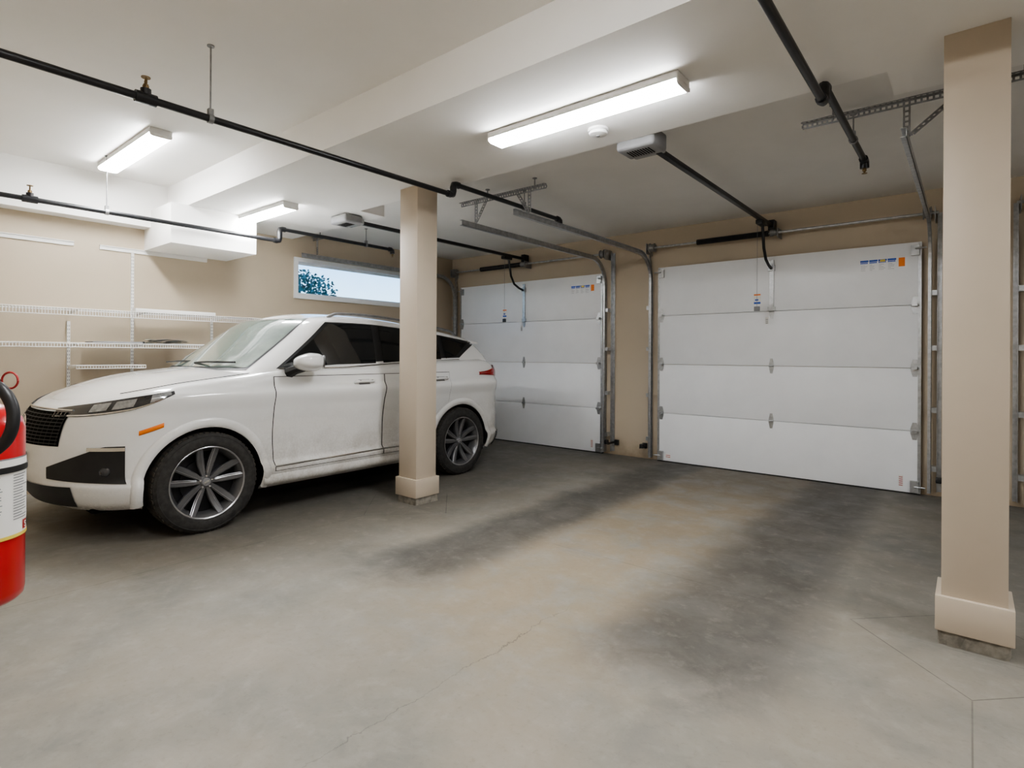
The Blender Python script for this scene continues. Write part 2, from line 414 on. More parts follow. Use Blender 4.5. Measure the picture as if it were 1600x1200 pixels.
sprinkler_pipe(-3.06, YN, 3.02, 4.45, 2.42, 2.505, [.96], [(1.255, ZN, 2.42), (3.9, ZF, 2.505)], 'black sprinkler pipe crossing to the post by the car')
sprinkler_pipe(-5.43, YN, 2.90, 4.33, 2.345, 2.47, [.95], [(1.43, ZN, 2.345), (3.95, ZF, 2.47)], 'black sprinkler pipe running above the car beside the boxed duct')
sprinkler_pipe(-.55, -1.6, 3.02, 4.36, 2.42, 2.505, [.2], [(1.0, ZN, 2.42), (3.9, ZF, 2.505)], 'black sprinkler pipe at upper right, near the right post')

# ------------------------------------------------------------------ garage doors
DW, SH = 1.22, .5525
YF = 6.02
def make_door(xc):
    d = root('door_1', (xc, YF+.03, 0), '', '', None, 'structure')
    for i in range(4):
        z0, z1 = i*SH+(.012 if i == 0 else .0018), (i+1)*SH-.0018
        MB().box(xc-DW, xc+DW, YF, YF+.045, z0, z1).build('section', K['door'], d, bevel=.003)
    MB().box(xc-DW, xc+DW, YF+.003, YF+.04, -.001, .014).build('bottom_seal', K['black'], d)
    def hinge(x, z, wide):
        h = MB()
        wv = .022 if not wide else .03
        h.prism([(x-wv*.5, YF-.004, z-.075), (x+wv*.5, YF-.004, z-.075), (x+wv, YF-.004, z-.02), (x+wv, YF-.004, z+.02), (x+wv*.5, YF-.004, z+.075), (x-wv*.5, YF-.004, z+.075), (x-wv, YF-.004, z+.02), (x-wv, YF-.004, z-.02)], (0, .006, 0))
        h.cyl((x-wv, YF-.012, z), (x+wv, YF-.012, z), .009, 10)
        if wide:
            h.box(x-.02, x+.02, YF-.045, YF-.004, z-.012, z+.012)
        h.build('hinge', K['steel'], d)
    for j in (1, 2, 3):
        for x, wd in ((xc, False), (xc-DW+.045, True), (xc+DW-.045, True)): hinge(x, j*SH, wd)
    for s in (-1, 1):
        x = xc+s*(DW-.045)
        MB().box(x-.03, x+.03, YF-.03, YF-.0005, .02, .12).cyl((x, YF-.03, .07), (x+s*.08, YF-.03, .07), .007, 8).build('bottom_bracket', K['steel'], d)
        MB().box(x-.03, x+.03, YF-.02, YF-.0005, 4*SH-.12, 4*SH-.03).cyl((x, YF-.03, 4*SH-.06), (x+s*.08, YF-.03, 4*SH-.06), .007, 8).build('top_bracket', K['steel'], d)
        MB().box(xc+s*(DW-.012)-.012, xc+s*(DW-.012)+.012, YF-.002, YF-.0005, .01, 4*SH-.01).build('end_stile', K['steel'], d)
    MB().box(xc-.02, xc+.02, YF-.014, YF-.0005, 1.66, 2.17).box(xc-.035, xc+.035, YF-.012, YF-.0005, 1.66, 1.70).box(xc-.03, xc+.03, YF-.03, YF-.0005, 2.06, 2.12).build('operator_bracket', K['steel'], d)
    # printed notices
    lx = xc+DW-.46
    n = MB().box(lx, lx+.36, YF-.0015, YF-.0004, 1.985, 2.085).build('warning_label', K['door'], d, smooth=False)
    b = MB()
    for k in range(4):
        b.box(lx+.002+k*.07, lx+.066+k*.07, YF-.0025, YF-.0015, 2.068, 2.083)
        for q in range(5): b.box(lx+.005+k*.07+q*.0115, lx+.0135+k*.07+q*.0115, YF-.0025, YF-.0015, 2.052, 2.066)
    b.build('blue_heading', K['blue'], n, smooth=False)
    MB().box(lx+.294, lx+.340, YF-.0025, YF-.0015, 2.005, 2.083).build('orange_heading', K['orangeprint'], n, smooth=False)
    MB().box(lx+.155, lx+.195, YF-.0028, YF-.0025, 2.060, 2.080).build('yellow_heading', K['yellow'], n, smooth=False)
    t = MB()
    for k in range(4):
        for q in range(5): t.box(lx+.006+k*.07, lx+.006+k*.07+random.uniform(.02, .05), YF-.0025, YF-.0015, 1.99+q*.012, 1.992+q*.012)
    t.build('print_lines', K['grey'], n, smooth=False)
    for (ox, oz, ws, hs) in ((DW-.16, .06, .035, .10), (-DW+.10, .05, .06, .045), (-.06, 1.53, .03, .07)):
        q = MB().box(xc+ox, xc+ox+ws, YF-.0015, YF-.0004, oz, oz+hs).build('small_notice', K['paper'], d, smooth=False)
        m = MB()
        for k in range(int(hs/.018)): m.box(xc+ox+.004, xc+ox+ws-.004, YF-.0025, YF-.0015, oz+.006+k*.018, oz+.012+k*.018)
        m.build('print_lines', K['redplastic'] if oz < 1 else K['grey'], q, smooth=False)
    return d
d2 = make_door(-1.55); d2.name = 'door_2'
tag(d2, 'wide white sectional garage door in full view between the posts', 'garage door')
d1 = copy_tree(d2, (-3.165, 0, 0)); d1.name = 'door_1'; tag(d1, 'white sectional garage door behind the rear of the car', 'garage door')
d3 = copy_tree(d2, (3.17, 0, 0)); d3.name = 'door_3'; tag(d3, 'white sectional garage door hidden beyond the right post', 'garage door')

# tracks
def sweep(mb, path, x0, x1, n0, n1):
    vs = []; fs = []
    P = [Vector((p[0], p[1])) for p in path]
    for i, p in enumerate(P):
        t = (P[min(i+1, len(P)-1)]-P[max(i-1, 0)]).normalized(); nn = Vector((-t.y, t.x))
        for x, k in ((x0, n0), (x1, n0), (x1, n1), (x0, n1)):
            q = p+nn*k; vs.append((x, q.x, q.y))
    for i in range(len(P)-1):
        for k in range(4): fs.append((i*4+k, i*4+(k+1) % 4, (i+1)*4+(k+1) % 4, (i+1)*4+k))
    fs += [(3,2,1,0), tuple((len(P)-1)*4+k for k in range(4))]
    mb.add(vs, fs)
def make_track(x, s, label):
    """s: +1 when the door lies to the +X side of the track"""
    r = root('door_track', (x, 5.94, .0), label, 'door track', 'roller tracks of the garage doors')
    path = [(5.965, .04), (5.965, 2.05)]
    for k in range(1, 11):
        a = k/10*pi/2; path.append((5.965-.3+.3*cos(a), 2.05+.3*sin(a)))
    path.append((3.48, 2.35))
    m = MB()
    lo, hi = sorted((x-s*.014, x-s*.011)); sweep(m, path, lo, hi, -.024, .024)
    for nn in (-.024, .021):
        lo, hi = sorted((x-s*.014, x+s*.012)); sweep(m, path, lo, hi, nn, nn+.003)
    m.build('rail', K['steel'], r, smooth=False)
    a = MB()
    a.box(x-s*.05-.0015, x-s*.05+.0015, 6.02, 6.072, .04, 2.45).box(min(x-s*.05, x-s*.08), max(x-s*.05, x-s*.08), 6.069, 6.073, .04, 2.45)
    a.build('wall_angle', K['steel'], r, smooth=False)
    for z in (.25, .75, 1.28, 1.75):
        MB().box(min(x-s*.05, x-s*.012), max(x-s*.05, x-s*.012), 5.95, 6.03, z-.022, z+.022).build('jamb_bracket', K['steel'], r, smooth=False)
    return r
make_track(-6.0, 1, 'galvanized door track in the corner beneath the high window')
make_track(-3.43, -1, 'galvanized door track on the right of the door behind the car')
make_track(-2.83, 1, 'galvanized door track on the left of the wide door')
make_track(-.27, -1, 'galvanized door track on the right of the wide door')
make_track(.345, 1, 'galvanized door track just visible beyond the right post')

# torsion shafts
def torsion(xc, group='torsion shafts above the garage doors'):
    r = root('torsion_shaft', (xc, 5.93, 2.38), '', 'torsion spring', group)
    z, y = 2.43, 5.95
    MB().cyl((xc-DW-.12, y, z), (xc+DW+.12, y, z), .0125, 12).build('shaft', K['steel'], r)
    pr = []
    n = 60; x0, x1 = -.74, -.02
    for k in range(n+1):
        h = x0+(x1-x0)*k/n; pr += [(.031, h), (.026, h+(x1-x0)/n*.5)]
    MB().lathe([(.012, x0)]+pr+[(.012, x1)], (xc, y, z), (1,0,0), 14).build('spring', K['blackpipe'], r, angle=20)
    MB().lathe([(.013, .0), (.036, .0), (.036, .02), (.028, .04), (.028, .06), (.013, .06)], (xc, y, z), (1,0,0), 16).box(xc+.07, xc+.078, y-.03, 6.075, z-.05, z+.04).build('centre_bearing', K['dull'], r)
    for s in (-1, 1):
        x = xc+s*(DW+.04)
        MB().lathe([(.013, -.03), (.05, -.03), (.05, -.024), (.04, -.02), (.046, .02), (.056, .024), (.056, .03), (.013, .03)], (x, y, z), (s,0,0), 20).build('cable_drum', K['dull'], r)
        MB().box(x+s*.055-.002, x+s*.055+.002, y-.05, 6.075, z-.07, z+.05).build('end_plate', K['steel'], r)
    return r
t2 = torsion(-1.55); t2['label'] = 'steel shaft and black spring above the wide door'
t1 = copy_tree(t2, (-3.165, 0, 0)); t1['label'] = 'steel shaft and black spring above the door behind the car'
t3 = copy_tree(t2, (3.17, 0, 0)); t3['label'] = 'steel shaft and black spring beyond the right post'

# openers
def opener(xc, label, ux, uy, uz0, uz1, zc, hm, tm):
    r = root('garage_door_opener', (xc, uy+.1, uz0), label, 'garage door opener', 'garage door openers on the far ceiling')
    zr = 2.55
    MB().box(ux-.13, ux+.13, uy, uy+.20, uz0, uz1).build('motor_housing', K['greyplastic'], r, bevel=.02, seg=3)
    MB().box(ux-.11, ux+.11, uy+.185, uy+.235, uz0+.005, uz1-.02).build('light_lens', K['lens'], r, bevel=.016, seg=3)
    v = MB()
    for k in range(9): v.box(ux-.08+k*.018, ux-.072+k*.018, uy+.05, uy+.15, uz0-.0015, uz0+.0015)
    v.build('vent_slots', K['matte'], r, smooth=False)
    for s in (-1, 1):
        MB().box(ux+s*.10-.008, ux+s*.10+.008, uy+.10, uy+.13, uz1-.01, zc).build('ceiling_strap', K['steel'], r, smooth=False)
    MB().box(xc-.018, xc+.018, uy+.19, 6.0, zr-.055, zr-.02).build('rail', K['blackpipe'], r, bevel=.003)
    MB().box(xc-.03, xc+.03, 5.98, 6.078, zr-.08, zr+.02).build('header_bracket', K['black'], r, bevel=.004)
    MB().box(xc-.03, xc+.03, 5.56, 5.72, zr-.095, zr-.055).build('trolley', K['black'], r, bevel=.005)
    MB().tube([(xc, 5.68, zr-.08), (xc, 5.70, zr-.17), (xc, 5.73, zr-.30), (xc, 5.80, zr-.40), (xc, 5.90, zr-.445), (xc, 5.985, zr-.465)], .014, 8).build('arm', K['black'], r)
    c = MB().cyl((xc-.035, 5.64, zr-.08), (xc-.035, 5.64, 1.68), .0016, 6).build('release_cord', K['grey'], r)
    MB().box(xc-.062, xc-.008, 5.634, 5.646, 1.635, 1.68).build('handle', K[hm], c, bevel=.004)
    k = MB().box(xc-.067, xc-.003, 5.648, 5.65, 1.70, 1.80).build('tag', K[tm], c, smooth=False)
    MB().box(xc-.065, xc-.005, 5.6465, 5.648, 1.785, 1.798).build('tag_heading', K['orangeprint'], k, smooth=False)
    MB().box(xc-.065, xc-.005, 5.6465, 5.648, 1.704, 1.722).box(xc-.055, xc-.025, 5.6465, 5.648, 1.735, 1.75).build('tag_print', K['blue'], k, smooth=False)
    return r
opener(-1.55, 'grey opener motor and black rail serving the wide door', -1.625, 3.175, 2.497, 2.61, ZF, 'grey', 'paper')
opener(-4.715, 'grey opener motor and black rail above the car', -4.715, 3.10, 2.465, 2.546, ZB, 'black', 'paper')

# perforated track hangers
def perf(mb, p0, p1, wd, w=.034):
    p0, p1, wd = Vector(p0), Vector(p1), Vector(wd).normalized()
    d = p1-p0; n = max(2, int(d.length/.026)); dd = d.normalized(); th = dd.cross(wd).normalized()
    for s in (-1, 1): mb.bar(p0+wd*(s*w*.36), p1+wd*(s*w*.36), w*.28, .003, th)
    for k in range(n+1):
        c = p0+d*(k/n); mb.bar(c-wd*w*.25, c+wd*w*.25, .010, .003, th)
def hanger(xa, xb, legs, rods, label):
    y, z = 3.68, 2.57
    r = root('track_hanger', ((xa+xb)/2, y, z), label, 'track hanger', 'perforated angle hangers for the door tracks')
    m = MB(); perf(m, (xa, y, z), (xb, y, z), (0,0,1)); perf(m, (xa, y-.017, z+.017), (xb, y-.017, z+.017), (0,1,0)); m.build('cross_bar', K['dull'], r, smooth=False)
    for x, dx in legs:
        m = MB(); perf(m, (x, y-.006, z+.01), (x, y-.006, 2.385), (1,0,0)); m.build('leg', K['dull'], r, smooth=False)
        if dx:
            m = MB(); perf(m, (x+dx, y-.01, z), (x+dx*.08, y-.01, 2.392), (1,0,0)); m.build('brace', K['dull'], r, smooth=False)
    for x in rods:
        MB().cyl((x, y, z), (x, y, ZF), .005, 8).cyl((x, y, ZF-.006), (x, y, ZF), .02, 12).build('hanger_rod', K['dull'], r)
hanger(-3.62, -2.66, [(-3.43, .13), (-2.83, -.13)], [-3.3, -2.78], 'perforated steel hanger holding two tracks right of the post by the car')
hanger(-.78, .42, [(-.27, .24), (.345, 0)], [-.62, .2], 'perforated steel hanger beside the right post')
hanger(-6.1, -5.86, [(-6.0, 0)], [-5.95], 'perforated steel hanger at the high window')

# photo eyes
def eye(x, s, label):
    r = root('safety_sensor', (x, 5.9, .12), label, 'door sensor', 'photo eyes at the door tracks')
    MB().box(x-.022, x+.022, 5.87, 5.92, .145, .195).build('sensor', K['black'], r, bevel=.008)
    MB().box(x-s*.022-.003, x-s*.022+.003, 5.88, 6.05, .14, .165).box(min(x-s*.022, x-s*.07), max(x-s*.022, x-s*.07), 6.045, 6.077, .12, .18).build('bracket', K['black'], r, smooth=False)
eye(-2.90, 1, 'black photo eye at the lower left of the wide door')
eye(-.20, -1, 'black photo eye at the lower right of the wide door')
eye(-3.36, -1, 'black photo eye at the lower right of the door behind the car')

# ------------------------------------------------------------------ wall shelving
def wire_shelf(y0, y1, z, dep, lip, label):
    r = root('wire_shelf', (XL+dep/2, (y0+y1)/2, z), label, 'shelf', 'white wire shelves')
    m = MB(); x0, x1 = XL+.012, XL+dep
    for x, zz, rr in ((x0, z, .0030), ((x0+x1)/2, z-.004, .0026), (x1, z, .0036), (x1, z-lip, .0036)): m.cyl((x, y0, zz), (x, y1, zz), rr, 6)
    n = int((y1-y0)/.020)
    for k in range(n+1):
        y = y0+(y1-y0)*k/n
        m.tube([(x0, y, z+.002), (x1, y, z+.002), (x1+.002, y, z-lip)], .0026, 4, False)
    m.build('wire_deck', K['wire'], r)
    for y in [v for v in (.72, 1.345, 1.83, 2.55) if y0 <= v <= y1]:
        MB().prism([(XL+.015, y-.003, z-.006), (XL+dep-.02, y-.003, z-.006), (XL+dep-.02, y-.003, z-.014), (XL+.015, y-.003, z-.04)], (0, .006, 0)).build('bracket', K['wire'], r, smooth=False)
wire_shelf(.4, 2.95, 1.575, .32, .055, 'upper long white wire shelf on the tan wall')
wire_shelf(.4, 2.55, 1.285, .32, .035, 'middle white wire shelf holding a clear bag')
wire_shelf(1.34, 1.86, 1.09, .28, .025, 'short white wire shelf, lowest on the wall, behind the car')
def rail(y0, y1, label):
    r = root('shelf_rail', (XL, (y0+y1)/2, 2.15), label, 'shelf rail', 'white hang rails')
    MB().box(XL, XL+.012, y0, y1, 2.15, 2.19).box(XL+.012, XL+.02, y0, y1, 2.182, 2.19).build('rail', K['wire'], r, smooth=False)
rail(.35, 1.38, 'white hang rail high on the wall, left one')
rail(1.57, 2.5, 'white hang rail high on the wall, beneath the boxed duct')
def standard(y, z0, z1, label):
    r = root('shelf_standard', (XL, y, z0), label, 'shelf standard', 'slotted shelf uprights')
    MB().box(XL, XL+.014, y-.012, y+.012, z0, z1).build('upright', K['wire'], r, smooth=False)
    m = MB()
    for k in range(int((z1-z0)/.032)):
        for s in (-1, 1): m.box(XL+.0135, XL+.0148, y+s*.006-.002, y+s*.006+.002, z0+.01+k*.032, z0+.026+k*.032)
    m.build('slots', K['grey'], r, smooth=False)
standard(1.83, .75, 2.15, 'tall white slotted upright reaching up to the hang rail')
standard(1.345, .75, 1.48, 'short white slotted upright under the upper shelf, left one')
standard(.72, .75, 2.15, 'white slotted upright furthest left on the shelf wall')
standard(2.55, .75, 1.56, 'white slotted upright nearest the window')
# things on the shelves
r = root('lamp_tube_box', (-5.98, 2.25, 1.582), 'long thin white carton lying on the upper wire shelf', 'box')
MB().box(-6.0, -5.90, 1.78, 2.48, 1.582, 1.612).build('carton', K['paper'], r, bevel=.003)
for y in (1.783, 2.477): MB().box(-5.995, -5.905, y-.004, y+.004, 1.585, 1.610).build('end_flap', K['paper'], r, smooth=False)
def sheetpile(yc, wy, z, m, n, label, name, cat):
    r = root(name, (-5.98, yc, z), label, cat)
    for k in range(n):
        j = random.uniform(-.02, .02); q = z+k*.011
        ph = random.uniform(0, 6)
        MB().grid(lambda u, v: (-6.08+.2*v+j, yc-wy/2+wy*u+j, q+.008+.006*sin(9*u+ph)*sin(5*v+ph)), 24, 8).build('folded_layer', m, r)
sheetpile(2.05, .34, 1.287, K['bag'], 4, 'crumpled clear plastic bags on the middle wire shelf', 'plastic_bag', 'bag')
r = root('flat_board', (-5.98, 1.62, 1.289), 'thin grey flat board lying on the middle wire shelf', 'board')
MB().box(-6.1, -5.87, 1.45, 1.83, 1.2895, 1.303).build('panel', K['greyplastic'], r, bevel=.003)
MB().box(-6.1, -5.87, 1.83, 1.846, 1.289, 1.306).build('edge_strip', K['black'], r, bevel=.003)

# ------------------------------------------------------------------ car
CX, CY = -4.775, .80
CL = 4.05
def car(s, t, z): return Vector((CX+t, CY+s, z))
def curve(xs, ys):
    n = len(xs)
    d = []
    for i in range(n):
        if i == 0: d.append((ys[1]-ys[0])/(xs[1]-xs[0]))
        elif i == n-1: d.append((ys[-1]-ys[-2])/(xs[-1]-xs[-2]))
        else:
            a = (ys[i]-ys[i-1])/(xs[i]-xs[i-1]); b = (ys[i+1]-ys[i])/(xs[i+1]-xs[i])
            d.append(0 if a*b <= 0 else 2*a*b/(a+b))
    def f(x):
        if x <= xs[0]: return ys[0]
        if x >= xs[-1]: return ys[-1]
        i = 0
        while x > xs[i+1]: i += 1
        h = xs[i+1]-xs[i]; t = (x-xs[i])/h
        return (ys[i]*(2*t**3-3*t*t+1)+d[i]*h*(t**3-2*t*t+t)+ys[i+1]*(-2*t**3+3*t*t)+d[i+1]*h*(t**3-t*t))
    return f
Tz = curve([.20, .28, .37, .42, .60, .80, .912, .926, .97, 1.04, 1.12], [.77, .815, .836, .804, .804, .828, .856, .853, .828, .820, .812])
dsF = curve([.20, .32, .45, .60, .74, .84, .94], [.10, .03, 0, 0, .025, .075, .17])
drR = curve([.20, .35, .55, .75, .95, 1.10], [.14, .02, 0, .03, .07, .14])
zs_ = curve([0, .15, .4, .8, 1.15, 1.35, 2.3, 3.2, 3.6, 3.85, 4.05], [.885, .920, .960, 1.010, 1.052, 1.085, 1.095, 1.14, 1.145, 1.11, 1.06])
CRW = .066
aF, nF, aR, nR = .68, 2.2, .50, 2.9
def S(p, z, ins=0.0):
    if p < 1:
        th = p*pi/2; c = max(cos(th), 0); q = sin(th)
        ct = q**(2/nF) if q > 0 else 0; s = aF*(1-c**(2/nF))+dsF(z)*c+ins*c; wd = q
    elif p <= 2:
        s = aF+(p-1)*(CL-aF-aR); ct = 1; wd = 1
    else:
        th = (3-p)*pi/2; c = max(cos(th), 0); q = max(sin(th), 0)
        ct = q**(2/nR) if q > 0 else 0; s = CL-aR*(1-c**(2/nR))-drR(z)*c-ins*c; wd = q
    return Vector((s, ct*Tz(z)-ins*wd, z))
def SO(p, z, off):
    """point on the near side (t>0), pushed out along the normal"""
    sg = 1
    if p < 0: sg = -1; p = -p
    pp = min(max(p, .004), 2.996)
    a = S(pp+.003, z)-S(pp-.003, z); b = S(pp, z+.004)-S(pp, z-.004)
    nrm = a.cross(b).normalized(); P = S(p, z)
    if nrm.dot(P-Vector((2.0, 0, .6))) < 0: nrm = -nrm
    P = P+nrm*off
    return car(P.x, sg*P.y, P.z)
def psolve(s, z):
    lo, hi = 0.0, 3.0
    for _ in range(34):
        m = (lo+hi)/2
        if S(m, z).x < s: lo = m
        else: hi = m
    return (lo+hi)/2
def side(s, z, off, sg=1):
    v = SO(psolve(s, z), z, off)
    if sg < 0: v.x = 2*CX-v.x
    return v
WH = (.82, 3.24); WR = .335; AR = .376
R = root('car', (CX, CY+2.0, 0), 'white five-door crossover car parked beside the post, dusty along its sills', 'car')
# lower body
ps = [i/44 for i in range(44)]+[1+i/110 for i in range(110)]+[2+i/36 for i in range(37)]
NU = 72
body = MB()
for sg in (1, -1):
    V = []; I = []
    for p in ps:
        zt = zs_(S(p, .6).x); zb = .215
        for j in range(NU+1):
            z = zb+(zt-zb)*j/NU; q = zt-z; ins = 0
            if q < .08: k = (.08-q)/.08; ins = .055*(1-(max(0, 1-k*k))**.5)
            if z < .27: ins += .03*((.27-z)/.055)**2
            P = S(p, z, ins); V.append(P)
            I.append(any((P.x-w_)**2+(z-WR)**2 < AR*AR for w_ in WH))
    F = []
    for i in range(len(ps)-1):
        for j in range(NU):
            f = (i*(NU+1)+j, (i+1)*(NU+1)+j, (i+1)*(NU+1)+j+1, i*(NU+1)+j+1)
            if all(I[k] for k in f): continue
            F.append(f)
    for k, P in enumerate(V):
        if I[k]:
            w_ = min(WH, key=lambda a: abs(a-P.x)); dx, dz = P.x-w_, P.z-WR; l = max((dx*dx+dz*dz)**.5, 1e-4)
            P.x = w_+dx/l*AR; P.z = max(WR+dz/l*AR, .2)
    body.add([car(P.x, sg*P.y, P.z) for P in V], F)
    NC = 16
    C = []
    for i, p in enumerate(ps):
        P = V[i*(NU+1)+NU]
        for k in range(NC+1):
            f = k/NC; cr = CRW*(max(P.y, 0)/.78)**1.4
            C.append(car(P.x, sg*P.y*(1-f), P.z+cr*(1-(1-f)**2.2)))
    body.add(C, [(i*(NC+1)+j, (i+1)*(NC+1)+j, (i+1)*(NC+1)+j+1, i*(NC+1)+j+1) for i in range(len(ps)-1) for j in range(NC)])
body.build('body', K['paint'], R, angle=50, merge=.0008)

# cabin: roof falls and waist rises towards the tail
zv = curve([0, .3, .6, .8, .92, 1], [1.05, 1.20, 1.35, 1.455, 1.505, 1.528])
tw = curve([0, .3, .6, .8, .92, 1], [.79, .75, .70, .66, .615, .55])
sf = curve([0, .8, .93, 1], [.93, 1.46, 1.56, 1.66])
sr = curve([0, .5, .8, 1], [3.98, 3.86, 3.73, 3.60])
cF, mF, cR, mR = .36, 2.2, .26, 3.0
def G(c, v):
    f, r_, w_ = sf(v), sr(v), tw(v)
    if c < 1:
        th = c*pi/2; q = sin(th); cc = max(cos(th), 0); ct = q**(2/mF) if q > 0 else 0; s = f+cF*(1-cc**(2/mF))
    elif c <= 2: ct = 1; s = f+cF+(c-1)*(r_-cR-f-cF)
    else:
        th = (3-c)*pi/2; q = max(sin(th), 0); cc = max(cos(th), 0); ct = q**(2/mR) if q > 0 else 0; s = r_-cR*(1-cc**(2/mR))
    fall = .05*((2.2-s)/1.0)**2 if s < 2.2 else .105*((s-2.2)/1.08)**1.45
    nar = 1-(.09*((s-2.4)/1.3)**2 if s > 2.4 else 0)
    return Vector((s, ct*w_*nar, zv(v)-v**1.3*fall))
def GO(c, v, off, sg=1):
    if c < 0: sg = -sg; c = -c
    cc = min(max(c, .004), 2.996); vv = min(max(v, .01), .99)
    a = G(cc+.003, vv)-G(cc-.003, vv); b = G(cc, vv+.006)-G(cc, vv-.006)
    nrm = a.cross(b).normalized(); P = G(c, v)
    if nrm.dot(P-Vector((2.5, 0, 1.0))) < 0: nrm = -nrm
    P = P+nrm*off
    return car(P.x, sg*P.y, P.z)
def csolve(s, v):
    lo, hi = 0.0, 3.0
    for _ in range(30):
        m = (lo+hi)/2
        if G(m, v).x < s: lo = m
        else: hi = m
    return (lo+hi)/2
cab = MB(); cs = [i/28 for i in range(28)]+[1+i/50 for i in range(50)]+[2+i/20 for i in range(21)]
NV = 26
for sg in (1, -1):
    V = [G(c, j/NV) for c in cs for j in range(NV+1)]
    cab.add([car(P.x, sg*P.y, P.z) for P in V], [(i*(NV+1)+j, (i+1)*(NV+1)+j, (i+1)*(NV+1)+j+1, i*(NV+1)+j+1) for i in range(len(cs)-1) for j in range(NV)])
    C = []
    for c in cs:
        P = G(c, 1)
        for k in range(11):
            f = k/10; C.append(car(P.x, sg*P.y*(1-f), P.z+.042*(P.y/.55)**1.4*(1-(1-f)**2)))
    cab.add(C, [(i*11+j, (i+1)*11+j, (i+1)*11+j+1, i*11+j+1) for i in range(len(cs)-1) for j in range(10)])
cab.build('roof', K['paint'], R, angle=50, merge=.0008)
# glass
MB().grid(lambda u, v: GO(-.66+1.32*u, .06+.87*v, .002), 60, 18).build('windshield_seal', K['black'], R, angle=60)
MB().grid(lambda u, v: GO(-.64+1.28*u, .10+.81*v, .005), 60, 18).build('windshield', K['wind'], R, angle=60)
MB().grid(lambda u, v: GO(3-abs(-.6+1.2*u), .22+.60*v, .004, 1 if u > .5 else -1), 40, 12).build('rear_window', K['tint'], R, angle=60)
def glass(a, b, c, d, va, vb, v1a, v1b, off, sg):
    """front/rear s at the foot, front/rear s at the top, v at foot front/rear, v at top front/rear"""
    def fn(u, q):
        v = (va+(vb-va)*u)*(1-q)+(v1a+(v1b-v1a)*u)*q
        s = (a+(c-a)*q)*(1-u)+(b+(d-b)*q)*u
        return GO(csolve(s, v), v, off, sg)
    return MB().grid(fn, 28, 12)
def waist(s): return .115+.15*max(0, (s-1.9)/1.4)
for sg in (1, -1):
    glass(1.31, 3.30, 1.80, 3.64, waist(1.3)-.035, waist(3.3)+.02, .835, .78, .003, sg).build('window_trim', K['black'], R, angle=60)
    glass(1.36, 2.22, 1.82, 2.24, waist(1.36), waist(2.22), .80, .80, .007, sg).build('front_door_window', K['tint'], R, angle=60)
    glass(2.30, 3.02, 2.32, 3.02, waist(2.3), waist(3.02), .80, .78, .007, sg).build('rear_door_window', K['tint'], R, angle=60)
    glass(3.09, 3.26, 3.09, 3.48, waist(3.09)+.01, waist(3.26)+.07, .77, .70, .007, sg).build('quarter_window', K['tint'], R, angle=60)
    MB().tube([GO(csolve(s, waist(s)-.03), waist(s)-.03, .008, sg) for s in [1.33+(3.28-1.33)*k/30 for k in range(31)]], .006, 6).build('chrome_strip', K['chrome'], R)
    MB().tube([GO(csolve(s, .955), .955, d, sg) for s, d in [(1.86, .0), (1.92, .028)]+[(1.95+1.35*k/16, .034) for k in range(17)]+[(3.34, .028), (3.40, 0)]], .013, 8).build('roof_rail', K['dull'], R)
    # doors, laid as panels over the shell with a dark gap round them
    def doorpatch(sl, sr_, z0, z1f, off, g=0.0):
        def fn(u, v):
            zz = z0+g
            z = zz+(z1f-g-zz)*v
            a = sl(z)+g; b = sr_(z)-g
            return side(a+(b-a)*u, z, off, sg)
        return MB().grid(fn, 26, 48)
    fl = lambda z: 1.27+.06*max(0, (.55-z))*1.0
    fr = lambda z: 2.26+.02*(z-.5)
    rl = lambda z: 2.262+.02*(z-.5)
    def rr(z):
        q = .45*.45-(z-WR)**2
        return min(3.06, (WH[1]-q**.5 if q > 0 else 3.06))
    for nm, l_, r_ in (('front_door', fl, fr), ('rear_door', rl, rr)):
        doorpatch(l_, r_, .34, 1.035, .0012).build('door_gap', K['matte'], R, angle=60)
        d = doorpatch(l_, r_, .34, 1.035, .004, .0045).build(nm, K['paint'], R, angle=60)
        sh = 2.06 if nm == 'front_door' else 2.93
        z = .965
        MB().tube([side(sh-.10, z, .004, sg), side(sh-.09, z, .026, sg), side(sh-.05, z+.002, .036, sg), side(sh+.04, z+.004, .036, sg), side(sh+.08, z+.005, .028, sg), side(sh+.09, z+.005, .004, sg)], [.010, .012, .012, .012, .012, .010], 8).build('door_handle', K['paint'], d)
        MB().tube([side(sh-.07, z+.012, .040, sg), side(sh+.06, z+.015, .040, sg)], .005, 6).build('handle_strip', K['chrome'], d)
        MB().grid(lambda u, v: side(sh-.06+.11*u, z-.02+.045*v, .0055, sg), 6, 4).build('handle_recess', K['greyplastic'], d)
    # wheel arch lips
    for w_ in WH:
        def arch(u, v):
            a = radians(-14+208*u); rr_ = AR-.004+.062*v
            off = .004+.012*sin(pi*min(1, v*1.0))**.6 if 0 < v < 1 else .002
            if v == 0: off = .006
            s = w_+rr_*cos(pi-a); z = max(WR+rr_*sin(a), .22)
            return side(s, z, off, sg)
        MB().grid(arch, 48, 8).build('wheel_arch_lip', K['paint'], R, angle=70)
        lin = MB()
        def liner(u, v):
            a = radians(-20+220*u); q = side(w_, .5, 0, sg); t = abs(q.x-CX)
            return car(w_+(AR-.002)*cos(pi-a), sg*(t-.02-.36*v), max(WR+(AR-.002)*sin(a), .2))
        lin.grid(liner, 28, 3).build('wheel_liner', K['matte'], R)
    # sill moulding with a chrome strip put in for the highlight line
    MB().grid(lambda u, v: side(1.20+1.66*u, .235+.085*v, .003+.02*sin(pi*v), sg), 40, 8).build('sill_moulding', K['paint'], R, angle=70)
    MB().tube([side(1.28+(2.82-1.28)*k/24, .375+.012*k/24, .006, sg) for k in range(25)], .007, 6).build('sill_highlight_strip', K['chrome'], R)
